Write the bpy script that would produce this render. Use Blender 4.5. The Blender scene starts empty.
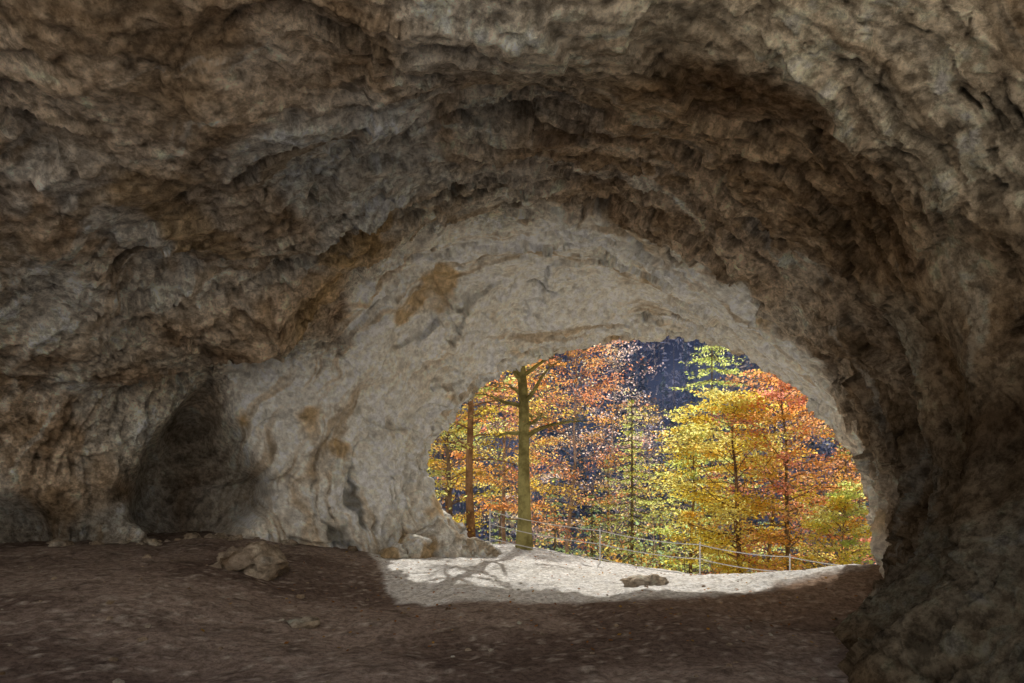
import bpy, math, numpy as np
from mathutils import Vector, Matrix
scene=bpy.context.scene
RS=np.random.RandomState
# ---------------------------------------------------------------- noise
def _h(ix,iy,iz,seed):
    n=(ix.astype(np.int64)*374761393+iy.astype(np.int64)*668265263+iz.astype(np.int64)*2147483647+seed*974711)&0xffffffff
    n=((n^(n>>13))*1274126177)&0xffffffff
    n=((n^(n>>16))*2246822519)&0xffffffff
    n=n^(n>>15)
    return (n&0xffffff)/float(0xffffff)
def vnoise(p,seed=0):
    i=np.floor(p).astype(np.int64); f=p-i
    u=f*f*f*(f*(f*6-15)+10)
    r=0
    for dx in (0,1):
        wx=u[:,0] if dx else 1-u[:,0]
        for dy in (0,1):
            wy=u[:,1] if dy else 1-u[:,1]
            for dz in (0,1):
                wz=u[:,2] if dz else 1-u[:,2]
                r=r+wx*wy*wz*_h(i[:,0]+dx,i[:,1]+dy,i[:,2]+dz,seed)
    return r*2-1
def fbm(p,o=4,seed=0,g=0.5):
    a=1;s=0;t=0
    for k in range(o):
        s=s+a*vnoise(p*(2.03**k)+k*17.3,seed+k); t+=a; a*=g
    return s/t
def ridged(p,o=4,seed=0,g=0.5):
    a=1;s=0;t=0
    for k in range(o):
        s=s+a*(1-2*np.abs(vnoise(p*(2.03**k)+k*11.1,seed+k))); t+=a; a*=g
    return s/t
def facets(p,seed=0,flat=False):
    i=np.floor(p).astype(np.int64)
    best=np.full(len(p),1e9); out=np.zeros(len(p))
    for dx in (-1,0,1):
        for dy in (-1,0,1):
            for dz in ((0,) if flat else (-1,0,1)):
                c=i+np.array([dx,dy,dz])
                h=[_h(c[:,0],c[:,1],c[:,2],seed+k) for k in range(4)]
                q=np.stack([c[:,k]+h[k] for k in range(3)],1)
                d=p-q; dd=(d*d).sum(1)
                nv=np.stack([(h[k]*7.31)%1-.5 for k in range(3)],1)
                val=(d*nv).sum(1)*1.6+(h[3]-.5)*.7
                m=dd<best; best=np.where(m,dd,best); out=np.where(m,val,out)
    return out
def ss(x): x=np.clip(x,0,1); return x*x*(3-2*x)
def lerp(a,b,f):
    f=np.asarray(f);
    return np.asarray(a)*(1-f[:,None])+np.asarray(b)*f[:,None]
# ---------------------------------------------------------------- mesh
def build(name,V,Q,mats,C=None,M=None,smooth=False):
    V=np.asarray(V,dtype=np.float32);Q=np.asarray(Q,dtype=np.int32)
    me=bpy.data.meshes.new(name)
    me.vertices.add(len(V)); me.vertices.foreach_set('co',V.ravel())
    me.loops.add(Q.size); me.loops.foreach_set('vertex_index',Q.ravel())
    me.polygons.add(len(Q)); me.polygons.foreach_set('loop_start',np.arange(0,Q.size,Q.shape[1],dtype=np.int32))
    if M is not None: me.polygons.foreach_set('material_index',np.asarray(M,dtype=np.int32))
    me.polygons.foreach_set('use_smooth',np.full(len(Q),smooth))
    me.update(calc_edges=True)
    if C is not None:
        a=me.color_attributes.new('tint','FLOAT_COLOR','POINT')
        C=np.asarray(C);c=np.ones((len(V),4),dtype=np.float32); c[:,:C.shape[1]]=C; a.data.foreach_set('color',c.ravel())
    for m in mats: me.materials.append(m)
    ob=bpy.data.objects.new(name,me); scene.collection.objects.link(ob)
    return ob
class B:
    def __init__(s): s.V=[];s.Q=[];s.C=[];s.M=[];s.n=0
    def add(s,V,Q,C,m):
        s.V.append(V);s.Q.append(np.asarray(Q)+s.n);s.C.append(np.broadcast_to(C,(len(V),3)));s.M.append(np.full(len(Q),m));s.n+=len(V)
    def tube(s,P,R,sides=6,C=(1,1,1),m=0):
        P=np.asarray(P,float);n=len(P);R=np.broadcast_to(R,(n,))
        T=np.gradient(P,axis=0);T/=np.linalg.norm(T,axis=1,keepdims=True)+1e-9
        ref=np.array([0,0,1.]) if abs(T[0,2])<.8 else np.array([1.,0,0])
        U=np.cross(T,ref);U/=np.linalg.norm(U,axis=1,keepdims=True)+1e-9
        W=np.cross(T,U);a=np.arange(sides)*2*np.pi/sides
        V=P[:,None]+R[:,None,None]*(np.cos(a)[None,:,None]*U[:,None]+np.sin(a)[None,:,None]*W[:,None])
        i=np.arange(n-1)[:,None]*sides;j=np.arange(sides)[None];k=(j+1)%sides
        Q=np.stack([i+j,i+k,i+sides+k,i+sides+j],-1).reshape(-1,4)
        s.add(V.reshape(-1,3),Q,C,m)
    def leaves(s,P,size,rng,C,flat=.5,m=1,aspect=.6):
        n=len(P)
        nrm=rng.normal(size=(n,3))*flat+np.array([0,0,1.]);nrm/=np.linalg.norm(nrm,axis=1,keepdims=True)
        d=rng.normal(size=(n,3));d-=nrm*(d*nrm).sum(1,keepdims=True);d/=np.linalg.norm(d,axis=1,keepdims=True)
        e=np.cross(nrm,d);L=(size*rng.uniform(.6,1.3,n))[:,None]
        V=np.stack([P-d*L*.5,P+e*L*.5*aspect,P+d*L*.5,P-e*L*.5*aspect],1).reshape(-1,3)
        s.add(V,np.arange(4*n).reshape(-1,4),np.repeat(C,4,axis=0),m)
    def done(s,name,mats,smooth=False):
        return build(name,np.concatenate(s.V),np.concatenate(s.Q),mats,np.concatenate(s.C),np.concatenate(s.M),smooth)
# ---------------------------------------------------------------- node helpers
class NT:
    def __init__(s,name):
        s.mat=bpy.data.materials.new(name);s.mat.use_nodes=True;s.t=s.mat.node_tree;s.t.nodes.clear()
        s.out=s.n('ShaderNodeOutputMaterial')
    def n(s,k,**p):
        x=s.t.nodes.new(k)
        for a,b in p.items(): setattr(x,a,b)
        return x
    def l(s,a,b): s.t.links.new(a,b)
    def set(s,inp,v):
        if isinstance(v,bpy.types.NodeSocket): s.l(v,inp)
        else: inp.default_value=v
    def noise(s,vec,scale,detail=6,rough=.55,dist=0):
        x=s.n('ShaderNodeTexNoise');s.set(x.inputs['Vector'],vec);x.inputs['Scale'].default_value=scale
        x.inputs['Detail'].default_value=detail;x.inputs['Roughness'].default_value=rough;x.inputs['Distortion'].default_value=dist
        return x.outputs['Fac']
    def ramp(s,f,a,b,c0=0,c1=1):
        x=s.n('ShaderNodeMapRange',interpolation_type='SMOOTHSTEP');s.set(x.inputs[0],f)
        for i,v in enumerate((a,b,c0,c1)): x.inputs[i+1].default_value=v
        return x.outputs[0]
    def mix(s,f,a,b,blend='MIX'):
        x=s.n('ShaderNodeMix',data_type='RGBA',blend_type=blend);s.set(x.inputs[0],f)
        for i,v in ((6,a),(7,b)):
            if isinstance(v,tuple): v=(v[0],v[1],v[2],1)
            s.set(x.inputs[i],v)
        return x.outputs[2]
    def m(s,op,a,b=0.0):
        x=s.n('ShaderNodeMath',operation=op);s.set(x.inputs[0],a);s.set(x.inputs[1],b);return x.outputs[0]
    def obj(s): return s.n('ShaderNodeTexCoord').outputs['Object']
    def attr(s,n,o='Color'): return s.n('ShaderNodeAttribute',attribute_name=n).outputs[o]
    def diff(s,col,bump=None,dist=.05):
        b=s.n('ShaderNodeBsdfDiffuse');s.set(b.inputs[0],col if not isinstance(col,tuple) else (*col,1))
        if bump is not None:
            k=s.n('ShaderNodeBump');k.inputs['Distance'].default_value=dist
            s.l(bump,k.inputs['Height']);s.l(k.outputs[0],b.inputs['Normal'])
        s.l(b.outputs[0],s.out.inputs[0]);return b
# ---------------------------------------------------------------- materials (large-scale colour lives in the 'tint' attribute computed from 3-D noise; its alpha is the surface roughness of the stone)
def rock_mat():
    N=NT('limestone_cave_rock');o=N.obj();a=N.noise(o,10,8,.80)
    at=N.n('ShaderNodeAttribute',attribute_name='tint');rg=at.outputs['Alpha']
    c=N.mix(N.ramp(a,.38,.62),(.56,.53,.50),(1.36,1.36,1.36))
    c=N.mix(rg,(1.0,1.0,1.0),c)
    N.diff(N.mix(1.0,at.outputs['Color'],c,'MULTIPLY'),N.m('MULTIPLY',a,rg),.15);return N.mat
def ground_mat():
    N=NT('cave_earth_and_gravel');o=N.obj();a=N.noise(o,14,7,.8)
    c=N.mix(N.ramp(a,.36,.64),(.62,.60,.58),(1.36,1.36,1.36))
    N.diff(N.mix(1.0,N.attr('tint'),c,'MULTIPLY'),a,.07);return N.mat
ROCK=rock_mat();GROUND=ground_mat()
def leaf_mat():
    N=NT('leaf_foliage');c=N.attr('tint')
    d=N.n('ShaderNodeBsdfDiffuse');t=N.n('ShaderNodeBsdfTranslucent');N.l(c,d.inputs[0]);N.l(c,t.inputs[0])
    x=N.n('ShaderNodeMixShader');x.inputs[0].default_value=.76;N.l(d.outputs[0],x.inputs[1]);N.l(t.outputs[0],x.inputs[2]);N.l(x.outputs[0],N.out.inputs[0]);return N.mat
def bark_mat():
    N=NT('tree_bark');o=N.obj();g=N.noise(o,3,6,.7)
    col=N.mix(N.ramp(g,.35,.65),(.55,.5,.45),(1.3,1.25,1.2))
    N.diff(N.mix(1.0,N.attr('tint'),col,'MULTIPLY'));return N.mat
LEAF=leaf_mat();BARK=bark_mat()
def metal():
    N=NT('galvanised_steel');o=N.obj();n=N.noise(o,20,3)
    b=N.n('ShaderNodeBsdfPrincipled');N.l(N.mix(n,(.5,.5,.5),(.7,.7,.7)),b.inputs['Base Color']);b.inputs['Roughness'].default_value=.6;b.inputs['Metallic'].default_value=.1
    N.l(b.outputs[0],N.out.inputs[0]);return N.mat
STEEL=metal()
# ---------------------------------------------------------------- cave : cross-sections from image pixels and assumed depths
EYE=1.6
def unproject(a,b,d):   # image pixel column, image pixel row, assumed depth from the camera -> world metres
    return ((a-512)/683*d, d, EYE+(470-b)/683*d)
A_=[(500,568,13.7),(434,492,14.2),(428,442,14.3),(460,402,14.5),(510,363,14.6),(572,341,14.6),(640,333,14.4),(700,335,14.2),(750,352,14),(800,379,13.5),(842,417,13),(876,470,12.5),(892,530,12),(892,590,12)]
M_=[(430,565,13),(394,480,13),(388,420,12.8),(418,360,12.8),(468,313,12.7),(530,284,12.6),(600,275,12.6),(672,288,12.4),(732,320,12),(790,362,11.8),(840,412,11.3),(873,465,10.8),(879,530,10.5),(879,590,10.5)]
B_=[(330,565,12.2),(305,480,12),(305,400,11.8),(345,315,11.3),(400,255,11),(480,232,10.8),(560,224,10.6),(628,238,10.4),(700,281,10.2),(768,331,10),(818,387,9.7),(852,445,9.4),(866,510,9.1),(866,600,9)]
C_=[(190,565,11),(190,480,11.3),(205,375,11.4),(250,315,9.9),(330,250,9),(440,195,8.6),(550,182,8.4),(650,200,8.2),(740,250,8),(810,312,8),(860,385,7.8),(896,460,7.6),(902,540,7.4),(870,620,7.2)]
D_=[(60,575,10),(60,480,10.2),(80,385,9.9),(110,315,8.8),(200,230,7.4),(360,130,6.6),(520,100,6.4),(670,130,6.2),(780,185,6.2),(860,255,6.2),(920,345,6.1),(955,440,6),(955,560,5.7),(872,670,5.5)]
E_=[(-150,590,9),(-130,490,9),(-100,390,8.7),(-80,300,7.4),(60,140,5.8),(270,50,5),(500,10,4.7),(700,40,4.6),(850,100,4.6),(950,190,4.6),(1010,300,4.6),(1040,420,4.6),(1020,585,4.4),(920,770,4.2)]
rings=[[unproject(*q) for q in r] for r in (A_,M_,B_,C_,D_,E_)]
A0=np.array(rings[0]);cen=np.array([1.8,14.,1.2])
R1=cen+(A0-cen)*np.array([1.18,1,1.18])+np.array([0,.9,0])
F_=[(-11,5.2,-.8),(-11.2,5.2,1.5),(-10.8,5.0,3),(-9.6,4.2,4.2),(-6,3.8,4.9),(-3,3.9,5.0),(0,3.9,4.95),(1.8,3.9,4.75),(3.,3.8,4.3),(3.5,3.7,3.5),(3.8,3.7,2.6),(3.8,3.7,1.6),(3.6,3.7,.6),(3.0,3.6,-.8)]  # unseen rear end, cut short to let bounce light in
F_=np.array(F_);F2=F_+np.array([0,-.25,0]);F2[:,0]*=1.05;F2[:,2]=F2[:,2]*1.03
F2[:5,1]=[3.5,3.5,3.5,3.4,3.4]
rings=[R1.tolist()]+rings+[F_.tolist(),F2.tolist()]
G=np.array(rings)
def catmull(P,axis,k):
    P=np.moveaxis(P,axis,0);n=len(P);X=np.concatenate([P[:1],P,P[-1:]]);out=[]
    for i in range(n-1):
        p0,p1,p2,p3=X[i:i+4]
        for t in np.arange(k)/k:
            out.append(.5*((2*p1)+(p2-p0)*t+(2*p0-5*p1+4*p2-p3)*t*t+(3*p1-p0-3*p2+p3)*t**3))
    out.append(P[-1]);return np.moveaxis(np.array(out),0,axis)
KT,KS=84,66
S=catmull(catmull(G,0,KT),1,KS)
nt,ns=S.shape[:2]
T=(np.arange(nt)/KT)[:,None]*np.ones((1,ns));Sx=np.ones((nt,1))*(np.arange(ns)/KS)[None]
dt=np.gradient(S,axis=0);ds=np.gradient(S,axis=1)
Nn=np.cross(ds,dt);Nn/=np.linalg.norm(Nn,axis=2,keepdims=True)+1e-9
c=np.array([0,8.,2.])
if ((Nn[nt//2,ns//2])*(c-S[nt//2,ns//2])).sum()<0: Nn=-Nn
P=S.reshape(-1,3);n_=Nn.reshape(-1,3);t_=T.ravel();s_=Sx.ravel()
Pw=P+np.stack([fbm(P*.9+9*k,3,70+k) for k in range(3)],1)*.30
low=fbm(P*.6,3,99)
# bedding / flow coordinates: layers wrap round the vault, parallel to the mouth
wp=fbm(P*.7,4,130)*.75;wp2=fbm(P*2.2,3,134)*.22
L1=np.stack([t_*2.4+s_*.38+wp+wp2,s_*.5,t_*0],1)
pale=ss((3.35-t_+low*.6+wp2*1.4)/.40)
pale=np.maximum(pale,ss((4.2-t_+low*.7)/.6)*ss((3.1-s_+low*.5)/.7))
smo=1-.45*pale
edge=1-.6*np.exp(-((t_-1)/.7)**2)
lip=np.exp(-((t_-1)/.35)**2)
near=(1-.4*ss((t_-4.2)/1.5))*(1-.35*ss((s_-9)/1.5)*ss((t_-3.5)/1))
brk=ss(fbm(P*.8+30,3,160)*2.5+.55)            # where the layering is broken up
lay=ridged(L1*np.array([1.3,1,1]),3,41);lay2=facets(L1*np.array([3.0,1.8,1])+7,44,True);lay3=fbm(L1*np.array([10,4.0,1]),3,48,.6)
lay4=facets(L1*np.array([7,4,1])+3,46,True)
f1=facets(Pw*.8,3);f2=facets(Pw*2.6,31);f3=facets(Pw*7,37);fine=fbm(P*5,4,51,.6);fine2=fbm(P*13,3,54,.65)
crack=ss((ridged(L1*np.array([1.7,1.1,1])+3,2,141,.4)-.82)/.1)*ss(low*3+.7)
d=fbm(P*.38,3,1)*.34*edge+f1*.19*edge*(1-.2*pale)*near+f2*(.085*smo+.09*lip)*near+f3*(.036*smo+.035*lip)*near
d+=(lay*.10+lay2*.13*brk)*near+(lay3*.03*brk+lay4*.05*brk)*near+fine*.014*smo+fine2*.014*smo
d+=fbm(P*1.1,3,165)*.15*pale*edge+fbm(P*1.7,3,167)*.16*lip
d-=crack*.09
def blob(c,r,a,pw=1,w=0.):
    q=(P+np.stack([wp,wp*.5,fbm(P*.9,3,150)],1)*w-np.array(c))/np.array(r);return a*np.exp(-((q*q).sum(1))**pw)
alc=blob(unproject(192,488,11.0),(.66,1.6,1.4),1,2.0,.7)
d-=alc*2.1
d+=blob(unproject(110,350,9.2),(1.6,1.2,.35),.35)
lowrec=blob(unproject(50,520,9.7),(2.4,1.3,.45),1,1.3,.5)
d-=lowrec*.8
d+=blob(unproject(250,316,10),(1.6,1.2,.25),.5)
d+=blob(unproject(160,235,8.2),(.8,.8,.5),-.45)+blob(unproject(330,200,8),(1.1,.8,.6),.2)
fold=np.sin(t_*7.0+fbm(P*.5,2,91)*2)
d+=.13*fold*ss((s_-9.2)/1.5)*ss((t_-3.2)/.6)*ss((8-t_))
V=P+n_*d[:,None]
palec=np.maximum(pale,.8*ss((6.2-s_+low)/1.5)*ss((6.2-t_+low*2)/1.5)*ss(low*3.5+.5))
palec=np.maximum(palec,.9*blob(unproject(105,215,7.3),(1.8,1.7,1.6),1,1.2,1.5)*ss(fbm(P*1.3+8,4,171,.6)*3+.8))
palec=palec*(1-.5*ss((s_-9.5)/1))
ochre=np.exp(-((t_-3.75-low*.3)/.22)**2)*ss((6-s_)/1.2)*ss((s_-2.6)/.5)*.8
ochre=np.maximum(ochre,.9*np.exp(-((s_-3.0-low*.9)/.12)**2)*ss((3.2-t_)/.3)*ss((t_-1.3)/.3)*ss(low*4+.6))
def rock_col(P,pale,ochre,d2,streak,seed=300):
    big=fbm(P*.5,3,seed);mid=fbm(P*1.9,5,seed+10,.65);f=fbm(P*9,4,seed+30,.7);big2=fbm(P*.75+3,4,seed+50,.6)
    br=lerp([.48,.345,.215],[.76,.60,.43],ss(mid*1.8+.5))
    br=lerp(br,[.90,.82,.68],ss(big*3-.1)*.8)
    br=lerp(br,br*np.array([.5,.43,.36]),ss(streak*2.6-.2)*.55)
    br=lerp(br,[.90,.83,.71],ss(-streak*4-.9)*.7)
    br=lerp(br,br*np.array([.42,.35,.30]),ss(big2*4-.7)*.65)
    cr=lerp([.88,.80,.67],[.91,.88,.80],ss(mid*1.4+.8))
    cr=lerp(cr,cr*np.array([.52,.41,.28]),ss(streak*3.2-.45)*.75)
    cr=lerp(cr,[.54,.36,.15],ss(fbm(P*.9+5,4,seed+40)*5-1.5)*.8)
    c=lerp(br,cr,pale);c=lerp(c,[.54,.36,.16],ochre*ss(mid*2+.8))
    k=(1-.5*pale)
    c=c*(1-.5*k*ss(f*2.5-.2))[:,None]*(1+.25*ss(-f*2.5))[:,None]
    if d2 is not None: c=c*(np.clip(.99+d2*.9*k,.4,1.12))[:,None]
    return np.clip(c,.01,.9)
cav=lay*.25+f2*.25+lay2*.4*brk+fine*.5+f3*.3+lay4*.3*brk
streak=fbm(L1*np.array([3.2,1.2,1])+3,5,61,.62)
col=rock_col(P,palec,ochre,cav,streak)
col*=(1-.65*crack)[:,None]
col*=(1-.48*np.clip(alc,0,1))[:,None]*(1-.7*np.clip(lowrec,0,1))[:,None]      # shade of the low recesses painted into the rock colour
col*=(1-.22*ss((s_-7.6+low)/1.8)*ss((t_-3.6)/.8))[:,None]*(1-.64*ss((s_-9.3+low)/1.6)*ss((t_-3.0)/.8))[:,None]     # shade painted into the rock of the right-hand wall
col*=(1-.26*np.exp(-(((P-np.array(unproject(300,160,7.2)))/np.array([1.9,1.6,1.6]))**2).sum(1)))[:,None]
warm_tint=(ss((t_-4.0)/1.2)*ss((s_-5.5)/1.5))[:,None]                               # brown tint painted in to offset the bluish skylight here
col*=1-warm_tint*np.array([.12,.19,.30])
i=np.arange(nt-1)[:,None]*ns+np.arange(ns-1)[None]
Q=np.stack([i,i+1,i+ns+1,i+ns],-1).reshape(-1,4)
row=V[:ns];ex=[]
for k,sc in enumerate((1.3,1.7,2.2)):
    ex.append(cen+(row-cen)*np.array([sc*1.3,1,sc])+np.array([0,.25*(k+1),0])+fbm(row*2+k*5,3,7)[:,None]*.3)
base=len(V);VV=np.concatenate([V]+ex);prev=np.arange(ns)
QQ=[Q]
for k in range(3):
    cur=base+k*ns+np.arange(ns);QQ.append(np.stack([prev[:-1],prev[1:],cur[1:],cur[:-1]],-1));prev=cur
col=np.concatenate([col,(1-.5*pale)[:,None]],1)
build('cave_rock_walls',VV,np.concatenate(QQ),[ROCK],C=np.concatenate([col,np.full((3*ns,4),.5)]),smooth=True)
# ---------------------------------------------------------------- ground
def edge_d(x,y): return y-(16.0-.55*np.clip(x,-3,30))
def hgt(x,y,detail=True):
    x=np.asarray(x,float);y=np.asarray(y,float)
    z=.44*ss((-1.2-x)/3.8)*ss((y-3)/6)
    z=z+.34*np.exp(-((x-4.7)/1.5)**2-((y-9.1)/.9)**2)
    z=z-.10*np.clip(x,0,8)*ss((y-10)/3)*1.3-.02*np.clip(y-11,0,6)
    e=edge_d(x,y)
    z=z-.58*np.where(e>0,np.minimum(e*e/(np.abs(e)+1.2),48),0)
    z=z+ss((y-75)/20)*np.clip(y-75,0,160)*.75
    z=z+np.clip(-2.4-y+.6*np.clip(x-5,0,10),0,18)*1.6          # unseen rock face added behind the camera to bounce sunlight into the cave
    p=np.stack([x.ravel(),y.ravel(),x.ravel()*0],1)
    if detail:
        n=fbm(p*.45,3,201)*.12+fbm(p*1.7,4,203)*.05+ridged(p*5,3,205)*.014+fbm(p*14,2,207)*.014
        n=n+ss((e.ravel()-2)/20)*fbm(p*.05,3,210)*6
        z=z+n.reshape(x.shape)
    return z
xs=np.concatenate([-np.geomspace(600,13,26),np.arange(-12.5,9,.06),np.geomspace(9.3,600,40)])
ys=np.concatenate([-np.geomspace(400,22,10),-np.arange(21,3.2,-.4),np.arange(-3,3.5,.3),np.arange(3.5,18,.05),np.geomspace(18.3,600,90)])
X,Y=np.meshgrid(xs,ys);Z=hgt(X,Y)
gv=np.stack([X.ravel(),Y.ravel(),Z.ravel()],1);nx=len(xs)
i=np.arange(len(ys)-1)[:,None]*nx+np.arange(nx-1)[None]
gq=np.stack([i,i+1,i+nx+1,i+nx],-1).reshape(-1,4)
x_,y_=gv[:,0],gv[:,1];gp=gv*np.array([1,1,0])
gn=fbm(gp*1.3,3,220);ga=fbm(gp*.8,4,230);gb=fbm(gp*5,4,235,.65);gc=fbm(gp*16,2,240)
dist=y_-(8.1+.35*np.clip(x_-2.2,0,9)+3.5*np.clip(-x_-1.4,0,3))  # gravel limit laid along the shadow edge, painting the shaded floor brown
grav_bounce=np.maximum(ss((dist+gn*.3+gb*.15)/.35),ss((-y_+4.4)/1.8));slope=ss((edge_d(x_,y_)+gn-.3)/.8);far=ss((y_-50)/20)  # unseen floor behind the camera also whitened, to bounce light inward
dirt=lerp([.19,.14,.115],[.34,.265,.22],ss(ga*1.5+.5));dirt=lerp(dirt,[.115,.086,.07],ss(gb*2-.1)*.6);dirt=lerp(dirt,[.55,.48,.41],ss(gc*4-1.4)*.7)
dirt=lerp(dirt,[.36,.24,.16],ss((y_-6.5)/2)*ss((x_-.5)/2.5)*.6)
dirt=dirt*(1-.3*ss((-x_-3)/4))[:,None]
gr=lerp([.84,.82,.78],[.90,.89,.87],ss(gb*1.5+.6));gr=lerp(gr,[.55,.49,.42],ss(gc*3-1.3)*.5)
sl_=lerp([.30,.22,.10],[.55,.38,.16],ss(gb+.5));fr=lerp([.16,.18,.27],[.30,.31,.40],ss(fbm(gp*.06,3,250)+.5))  # far slope colour carries a painted blue aerial haze
gcol=lerp(lerp(lerp(dirt,gr,grav_bounce),sl_,slope),fr,far)
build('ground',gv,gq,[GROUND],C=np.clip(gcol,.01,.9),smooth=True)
# ---------------------------------------------------------------- rocks
import bmesh
def rock(x,y,sx,sy,sz,seed,sink=.35,rz=0,sub=4):
    bm=bmesh.new();bmesh.ops.create_icosphere(bm,subdivisions=sub,radius=1)
    p=np.array([v.co[:] for v in bm.verts]);pp=p+seed*7.7
    r=1+fbm(pp*1.1,3,seed)*.35+facets(pp*1.5,seed+3)*.4+facets(pp*4,seed+5)*.08
    p=p*r[:,None]*np.array([sx,sy,sz]);cr,sr=math.cos(rz),math.sin(rz)
    p=np.stack([p[:,0]*cr-p[:,1]*sr,p[:,0]*sr+p[:,1]*cr,p[:,2]],1)
    z=float(hgt(np.array([x]),np.array([y]))[0]);p+=np.array([x,y,z+sz*(1-sink*2)])
    f=np.array([[v.index for v in fc.verts] for fc in bm.faces]);bm.free();return p,f
def rocks(name,lst,pale,sub=4,k=1.):
    Vs=[];Fs=[];n=0
    for a in lst:
        p,f=rock(*a,sub=sub);Vs.append(p);Fs.append(f+n);n+=len(p)
    Vs=np.concatenate(Vs);C=rock_col(Vs*1.5,np.full(n,pale),np.zeros(n),None,fbm(Vs*3,3,9))*k
    return build(name,Vs,np.concatenate(Fs),[ROCK],C=np.concatenate([C,np.full((n,1),.7)],1),smooth=True)
rocks('boulder',[(-3.45,9.0,.42,.3,.27,3,.35,.3)],.2,5,.65)
rocks('boulder',[(1.85,9.35,.33,.2,.15,8,.45,.4)],.3,5,.9)
# weathered blocks at the foot of the entrance jamb
rocks('jamb_rocks',[(-1.45,13.3,.42,.35,.5,61,.4,.2),(-1.0,13.7,.34,.3,.34,62,.4,.8),(-.62,14.0,.26,.22,.2,63,.4,.5),(-1.85,12.7,.35,.3,.3,64,.4,1.2),(-2.1,12.2,.25,.2,.18,65,.4,.4)],.95,4,1.)
rg=RS(5);L=[]
for k in range(26):
    u=rg.uniform(60,420);dd=9.9+(u-60)/360*3.3-rg.uniform(.0,.5)
    s=rg.uniform(.03,.11);L.append(((u-512)/683*dd,dd,s*1.3,s,s*.7,20+k,.4,rg.uniform(0,3)))
rocks('rock_rubble',L,.2,4,.65)
L=[]
for k in range(110):
    x=rg.uniform(-6,3.6);y=rg.uniform(4.5,9.5);s=abs(rg.normal(0,.012))+.008
    L.append((x,y,s*1.3,s,s*.7,90+k%9,.4,rg.uniform(0,3)))
L.append((-2.1,6.9,.16,.12,.06,44,.4,0))
rocks('loose_stones',L,.0,3,.55)
# ---------------------------------------------------------------- fallen leaves
b=B();n=900;x=rg.uniform(-3.2,6,n);y=rg.uniform(6.2,16,n);z=hgt(x,y)+.012
pal=np.array([(.45,.2,.06),(.3,.13,.05),(.55,.33,.08)])
b.leaves(np.stack([x,y,z],1),.05,rg,pal[rg.randint(0,3,n)],flat=.25,m=0);b.done('fallen_leaves',[LEAF])
# ---------------------------------------------------------------- fence
par=bpy.data.objects.new('cable_fence',None);scene.collection.objects.link(par)
posts=[(490,14.7,510),(600,13.9,529),(700,13.0,543),(790,12.3,555),(880,11.5,565),(1000,10.8,578)]
tops=[];bp=B()
for u,y,v in posts:
    x=(u-512)/683*y;zt=EYE-(v-470)/683*y;zb=min(float(hgt(np.array([x]),np.array([y]))[0]),zt-.5)-.2
    bp.tube([(x,y,zb),(x,y,zt),(x,y,zt+.03)],[.014,.014,.005],8);tops.append((x,y,zt))
o=bp.done('posts',[STEEL]);o.parent=par
bp=B()
for dz in (-.03,-.30,-.6):
    for p,q in zip(tops[:-1],tops[1:]):
        tt=np.linspace(0,1,9)[:,None];pp=np.array(p)*(1-tt)+np.array(q)*tt;pp[:,2]+=dz-.05*(4*tt*(1-tt))[:,0]
        bp.tube(pp,.010,5)
o=bp.done('cables',[STEEL]);o.parent=par
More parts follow.
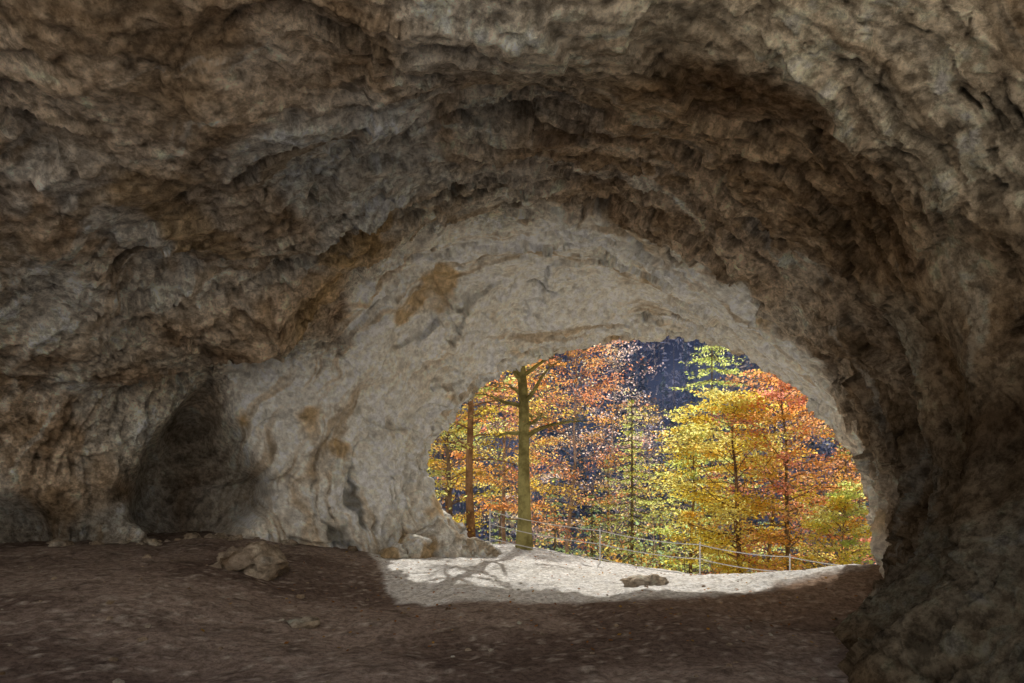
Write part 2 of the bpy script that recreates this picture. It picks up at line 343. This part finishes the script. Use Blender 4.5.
# ---------------------------------------------------------------- trees
YEL=[(.95,.79,.16),(.95,.85,.28),(.95,.71,.12),(.95,.63,.14)]
ORG=[(.95,.57,.15),(.95,.49,.14),(.95,.67,.16),(.95,.43,.15)]
RED=[(.95,.46,.21),(.95,.41,.21),(.95,.56,.28),(.93,.41,.28)]
YGR=[(.82,.90,.28),(.92,.94,.36),(.70,.86,.28)]
PNK=[(.95,.72,.56),(.94,.71,.65),(.95,.76,.48)]
GRN=[(.46,.66,.28),(.54,.72,.30),(.42,.58,.34)]
def clampc(c): return np.clip(c,0.01,.95)
def broadleaf(name,x,y,top,lean=(0,0),r=.12,lo=.35,cr=2,limbs=40,tw=7,lv=24,ls=.1,pal=YEL,seed=1,bark=(.22,.17,.13),zb=None,up=.35,lr=.35):
    rng=RS(seed);b=B();z0=float(hgt(np.array([x]),np.array([y]))[0])-.2 if zb is None else zb
    H=top-z0;k=14;t=np.linspace(0,1,k)
    wob=np.cumsum(rng.normal(0,.05,(k,2)),axis=0)*H/10;wob-=wob[0]
    tr=np.stack([x+lean[0]*t*H+wob[:,0],y+lean[1]*t*H+wob[:,1],z0+t*H],1)
    b.tube(tr,r*(1-.88*t)*(1+.5*np.exp(-t*25)),9,bark)
    pal=np.array(pal);LP=[];LC=[]
    for i in range(limbs):
        tt=lo+(1-lo)*((i+rng.uniform(0,.9))/limbs)
        p=np.array([np.interp(tt,t,tr[:,j]) for j in range(3)])
        az=i*2.4+rng.uniform(-.5,.5);f=(tt-lo)/(1-lo)
        Ln=cr*(.35+.65*math.sin(math.pi*min(1,.22+f*.80)))*rng.uniform(.55,1.25)
        el=up+f*.6+rng.uniform(-.2,.2)
        dr=np.array([math.cos(az)*math.cos(el),math.sin(az)*math.cos(el),math.sin(el)])
        q=[p];dd=dr.copy()
        for s in range(5):
            dd=dd+rng.normal(0,.16,3);dd[2]-=.06;dd/=np.linalg.norm(dd);q.append(q[-1]+dd*Ln/5)
        q=np.array(q);r0=max(.012,r*(1-.88*tt)*lr);b.tube(q,np.linspace(r0,.006,6),5,bark)
        cc=pal[rng.randint(len(pal))]*rng.uniform(.8,1.1)
        for s in range(tw):
            u=rng.uniform(.25,1)*5;j=min(4,int(u));bp_=q[j]+(q[j+1]-q[j])*(u-j)
            a2=az+rng.choice([-1,1])*rng.uniform(.3,1.3);e2=rng.uniform(-.15,.45)
            L2=Ln*rng.uniform(.2,.45);d2=np.array([math.cos(a2)*math.cos(e2),math.sin(a2)*math.cos(e2),math.sin(e2)])
            m2=bp_+d2*L2*.5+rng.normal(0,.04,3);q2=np.array([bp_,m2,bp_+d2*L2+np.array([0,0,-.05])])
            b.tube(q2,[.008,.006,.004],3,bark)
            if lv>0:
                m=rng.poisson(lv);w=rng.uniform(0,1,m)[:,None]
                pp=bp_+(q2[2]-bp_)*w+rng.normal(0,1,(m,3))*np.array([.16,.16,.05])*(cr/2.2)
                LP.append(pp);LC.append(clampc(cc*rng.uniform(.75,1.2,(m,1))+rng.normal(0,.025,(m,3))))
            if lv<6:
                for _ in range(3):
                    w=rng.uniform(.2,1);s0=bp_+(q2[2]-bp_)*w;d3=d2+rng.normal(0,.6,3);d3/=np.linalg.norm(d3)
                    b.tube(np.array([s0,s0+d3*L2*.25,s0+d3*L2*.5+rng.normal(0,.03,3)]),[.007,.006,.004],3,bark)
    if LP: b.leaves(np.concatenate(LP),ls,rng,np.concatenate(LC),flat=.6)
    return b.done(name,[BARK,LEAF])
def conifer(name,x,y,top,cr=1.5,whorls=22,per=9,lv=26,ls=.12,pal=GRN,seed=1,lo=.1,r=.1):
    rng=RS(seed);b=B();z0=float(hgt(np.array([x]),np.array([y]))[0])-.2;H=top-z0
    b.tube([(x,y,z0),(x,y,z0+H*.5),(x,y,top)],[r,r*.55,.01],7,(.2,.16,.13));pal=np.array(pal);LP=[];LC=[]
    for i in range(whorls):
        f=(i+rng.uniform(-.2,.2))/whorls;z=z0+H*(lo+(1-lo)*f);
        for k in range(per):
            az=rng.uniform(0,6.28);L=cr*(1-f)**.85*rng.uniform(.6,1.15)+.08;d=np.array([math.cos(az),math.sin(az),0])
            tt=np.linspace(0,1,4)[:,None];q=np.array([x,y,z])+d*L*tt+np.array([0,0,1.])*L*(-.45*tt+.28*tt*tt)
            b.tube(q,[.012,.009,.006,.003],3,(.2,.16,.13))
            m=rng.poisson(max(4,lv*L/cr));w=rng.uniform(.1,1,m)[:,None];side=np.array([-d[1],d[0],0])
            pp=np.array([x,y,z])+d*L*w+np.array([0,0,1.])*L*(-.45*w+.28*w*w)+side*rng.normal(0,.16,(m,1))*L*(1.1-w)+np.array([0,0,-1])*np.abs(rng.normal(0,.07,(m,1)))
            LP.append(pp);LC.append(clampc(pal[rng.randint(len(pal),size=m)]*rng.uniform(.6,1.25,(m,1))))
    b.leaves(np.concatenate(LP),ls,rng,np.concatenate(LC),flat=.6,aspect=.35);return b.done(name,[BARK,LEAF])
def at(u,y): return (u-512)/683*y
MOSS=(.28,.26,.11)
broadleaf('beech_tree',at(524,15.4),15.4,11,(.004,.02),.15,.22,1.7,50,7,4,.07,ORG,3,MOSS,lr=.55)
broadleaf('beech_tree',at(473,18.5),18.5,8.5,(-.005,0),.13,.3,1.8,36,6,20,.085,YEL+ORG,4,(.3,.18,.10))
broadleaf('beech_tree',at(448,20.5),20.5,6,(.0,0),.09,.3,1.9,44,6,26,.10,YEL+YGR,5)
broadleaf('beech_tree',at(742,19.5),19.5,3.7,(-.05,0),.12,.36,2.3,62,8,34,.10,YEL,6,(.2,.14,.1),up=.2)
broadleaf('beech_tree',at(690,22),22,3.0,(.0,0),.10,.3,1.9,52,7,26,.10,YEL+YEL+YGR,7,up=.15)
broadleaf('beech_tree',at(806,18.5),18.5,4.0,(-.05,0),.11,.38,2.1,52,7,24,.095,ORG+RED,8,(.2,.15,.1),up=.25)
broadleaf('beech_tree',at(772,24),24,5.4,(.0,0),.12,.35,2.8,56,7,22,.115,ORG+RED,9)
broadleaf('beech_tree',at(850,21),21,4.2,(.0,0),.10,.35,2.0,46,7,20,.10,RED+ORG+YGR,10)
broadleaf('beech_tree',at(838,17),17,.9,(.02,0),.05,.3,1.6,46,6,36,.085,YGR+YGR+YEL,11)
broadleaf('beech_tree',at(565,25),25,7.0,(.02,0),.11,.4,3.0,60,8,20,.10,RED+ORG,12,(.4,.34,.33))
broadleaf('beech_tree',at(500,25),25,7.0,(-.02,0),.11,.4,2.6,54,7,26,.10,ORG+RED+YEL,13,(.4,.32,.28))
broadleaf('beech_tree',at(455,28),28,7.5,(0,0),.12,.35,2.8,50,7,24,.12,YEL+ORG,14)
broadleaf('beech_tree',at(605,33),33,8.0,(.03,0),.10,.4,3.2,56,8,8,.12,PNK,15,(.5,.45,.46))
broadleaf('beech_tree',at(540,36),36,7.6,(0,0),.12,.4,3.4,50,8,16,.12,PNK+ORG,16,(.5,.45,.46))
broadleaf('beech_tree',at(655,36),36,4.6,(-.03,0),.10,.4,3.0,50,8,8,.12,PNK+YEL,17,(.5,.45,.46))
broadleaf('beech_tree',at(830,34),34,8.0,(0,0),.13,.35,3.5,50,8,12,.13,RED,18)
broadleaf('beech_tree',at(880,30),30,7.0,(0,0),.13,.35,3.2,50,8,14,.13,YEL+ORG,19)
conifer('larch_tree',at(632,21),21,4.0,1.7,32,10,42,.10,YGR,21)
conifer('larch_tree',at(712,30),30,11.0,5.0,38,12,110,.17,YGR,22)
conifer('larch_tree',at(608,26),26,2.4,2.0,26,9,40,.11,YGR+GRN,25)
conifer('spruce_tree',at(592,24),24,1.0,1.7,26,9,36,.11,GRN,23)
conifer('spruce_tree',at(555,30),30,2.0,2.2,26,9,36,.13,GRN,24)
conifer('spruce_tree',at(660,28),28,2.0,2.0,26,9,36,.12,GRN+YGR,26)
conifer('spruce_tree',at(500,33),33,3.0,2.2,26,9,34,.13,GRN+YGR,27)
conifer('spruce_tree',at(860,27),27,2.2,2.2,26,9,34,.13,YGR,28)
conifer('spruce_tree',at(770,32),32,2.0,2.2,26,9,26,.13,GRN,29)
b=B();rng=RS(77);LP=[];LC=[]
for k in range(320):
    y=rng.uniform(15.5,28);x=rng.uniform(-.14,.62)*y
    if edge_d(x,y)<.8: continue
    z=float(hgt(np.array([x]),np.array([y]))[0]);h=rng.uniform(.4,1.6)
    p=np.array([[x,y,z-.1],[x+rng.normal(0,.15),y,z+h*.5],[x+rng.normal(0,.3),y+rng.normal(0,.2),z+h]])
    b.tube(p,[.012,.009,.004],3,(.15,.11,.08));m=rng.randint(30,90)
    pp=p[1]+rng.normal(0,1,(m,3))*np.array([.35,.35,.3])*h
    c=np.array((YGR+YEL+GRN+ORG)[rng.randint(14)]);LP.append(pp);LC.append(clampc(c*rng.uniform(.5,1.1,(m,1))))
b.leaves(np.concatenate(LP),.09,rng,np.concatenate(LC),flat=1);b.done('undergrowth_shrubs',[BARK,LEAF])
# far forest on the opposite hillside (one object)
b=B();rng=RS(99);LP=[];LC=[]
for k in range(1500):
    y=40+190*rng.uniform(0,1)**.8;x=rng.uniform(-.25,.72)*y
    z=float(hgt(np.array([x]),np.array([y]),False)[0]);H=rng.uniform(9,16)*(1 if y>70 else .7);
    con=rng.uniform()<(.35 if y<90 else .6);m=110
    f=rng.uniform(0,1,m)**1.3;a=rng.uniform(0,6.28,m)
    if con: R=H*.17*(1-f)*rng.uniform(.5,1.1,m);zz=z+H*(.08+.92*f);c=np.array([.24,.33,.32])
    else: R=H*.30*np.sqrt(np.clip(1-(2*f-1)**2,0,1))*rng.uniform(.4,1.1,m);zz=z+H*(.35+.6*f);c=np.array([(.84,.76,.80),(.78,.74,.84),(.92,.70,.54),(.80,.76,.86),(.92,.64,.36)][rng.randint(5)])
    hz=np.clip((y-75)/90,0,1);c=c*(1-hz*.8)+np.array([.30,.35,.54])*hz*.8  # aerial haze mixed into the crown colours with distance
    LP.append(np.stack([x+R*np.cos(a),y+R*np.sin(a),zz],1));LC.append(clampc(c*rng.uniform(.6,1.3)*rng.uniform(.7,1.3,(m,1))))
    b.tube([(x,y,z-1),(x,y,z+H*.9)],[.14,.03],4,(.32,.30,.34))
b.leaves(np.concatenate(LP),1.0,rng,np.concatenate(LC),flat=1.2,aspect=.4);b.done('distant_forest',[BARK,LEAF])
# ---------------------------------------------------------------- light
el,az=math.radians(34),math.radians(10)
w=bpy.data.worlds.new('World');scene.world=w;w.use_nodes=True;nt_=w.node_tree
bg=nt_.nodes['Background'];sky=nt_.nodes.new('ShaderNodeTexSky');sky.sky_type='NISHITA';sky.sun_disc=False
sky.air_density=1.0;sky.dust_density=3.0;sky.ozone_density=.1
sky.sun_elevation=el;sky.sun_rotation=az;nt_.links.new(sky.outputs[0],bg.inputs[0]);bg.inputs[1].default_value=.15
sl=bpy.data.lights.new('sun','SUN');sl.energy=5;sl.angle=math.radians(.5);sl.color=(1,.96,.88)
so=bpy.data.objects.new('sun',sl);scene.collection.objects.link(so)
dv=Vector((math.sin(az)*math.cos(el),math.cos(az)*math.cos(el),math.sin(el)))
so.rotation_euler=(-dv).to_track_quat('-Z','Y').to_euler();so.location=(0,0,40)
# ---------------------------------------------------------------- camera
cd=bpy.data.cameras.new('camera');cd.lens=24;cd.sensor_width=36;cd.shift_y=(470-341.5)/1024;cd.clip_end=3000;cd.clip_start=.05
co=bpy.data.objects.new('camera',cd);scene.collection.objects.link(co);co.location=(0,0,EYE);co.rotation_euler=(math.radians(90),0,0)
scene.camera=co
scene.view_settings.view_transform='Standard';scene.view_settings.look='None';scene.view_settings.exposure=0;scene.view_settings.gamma=1
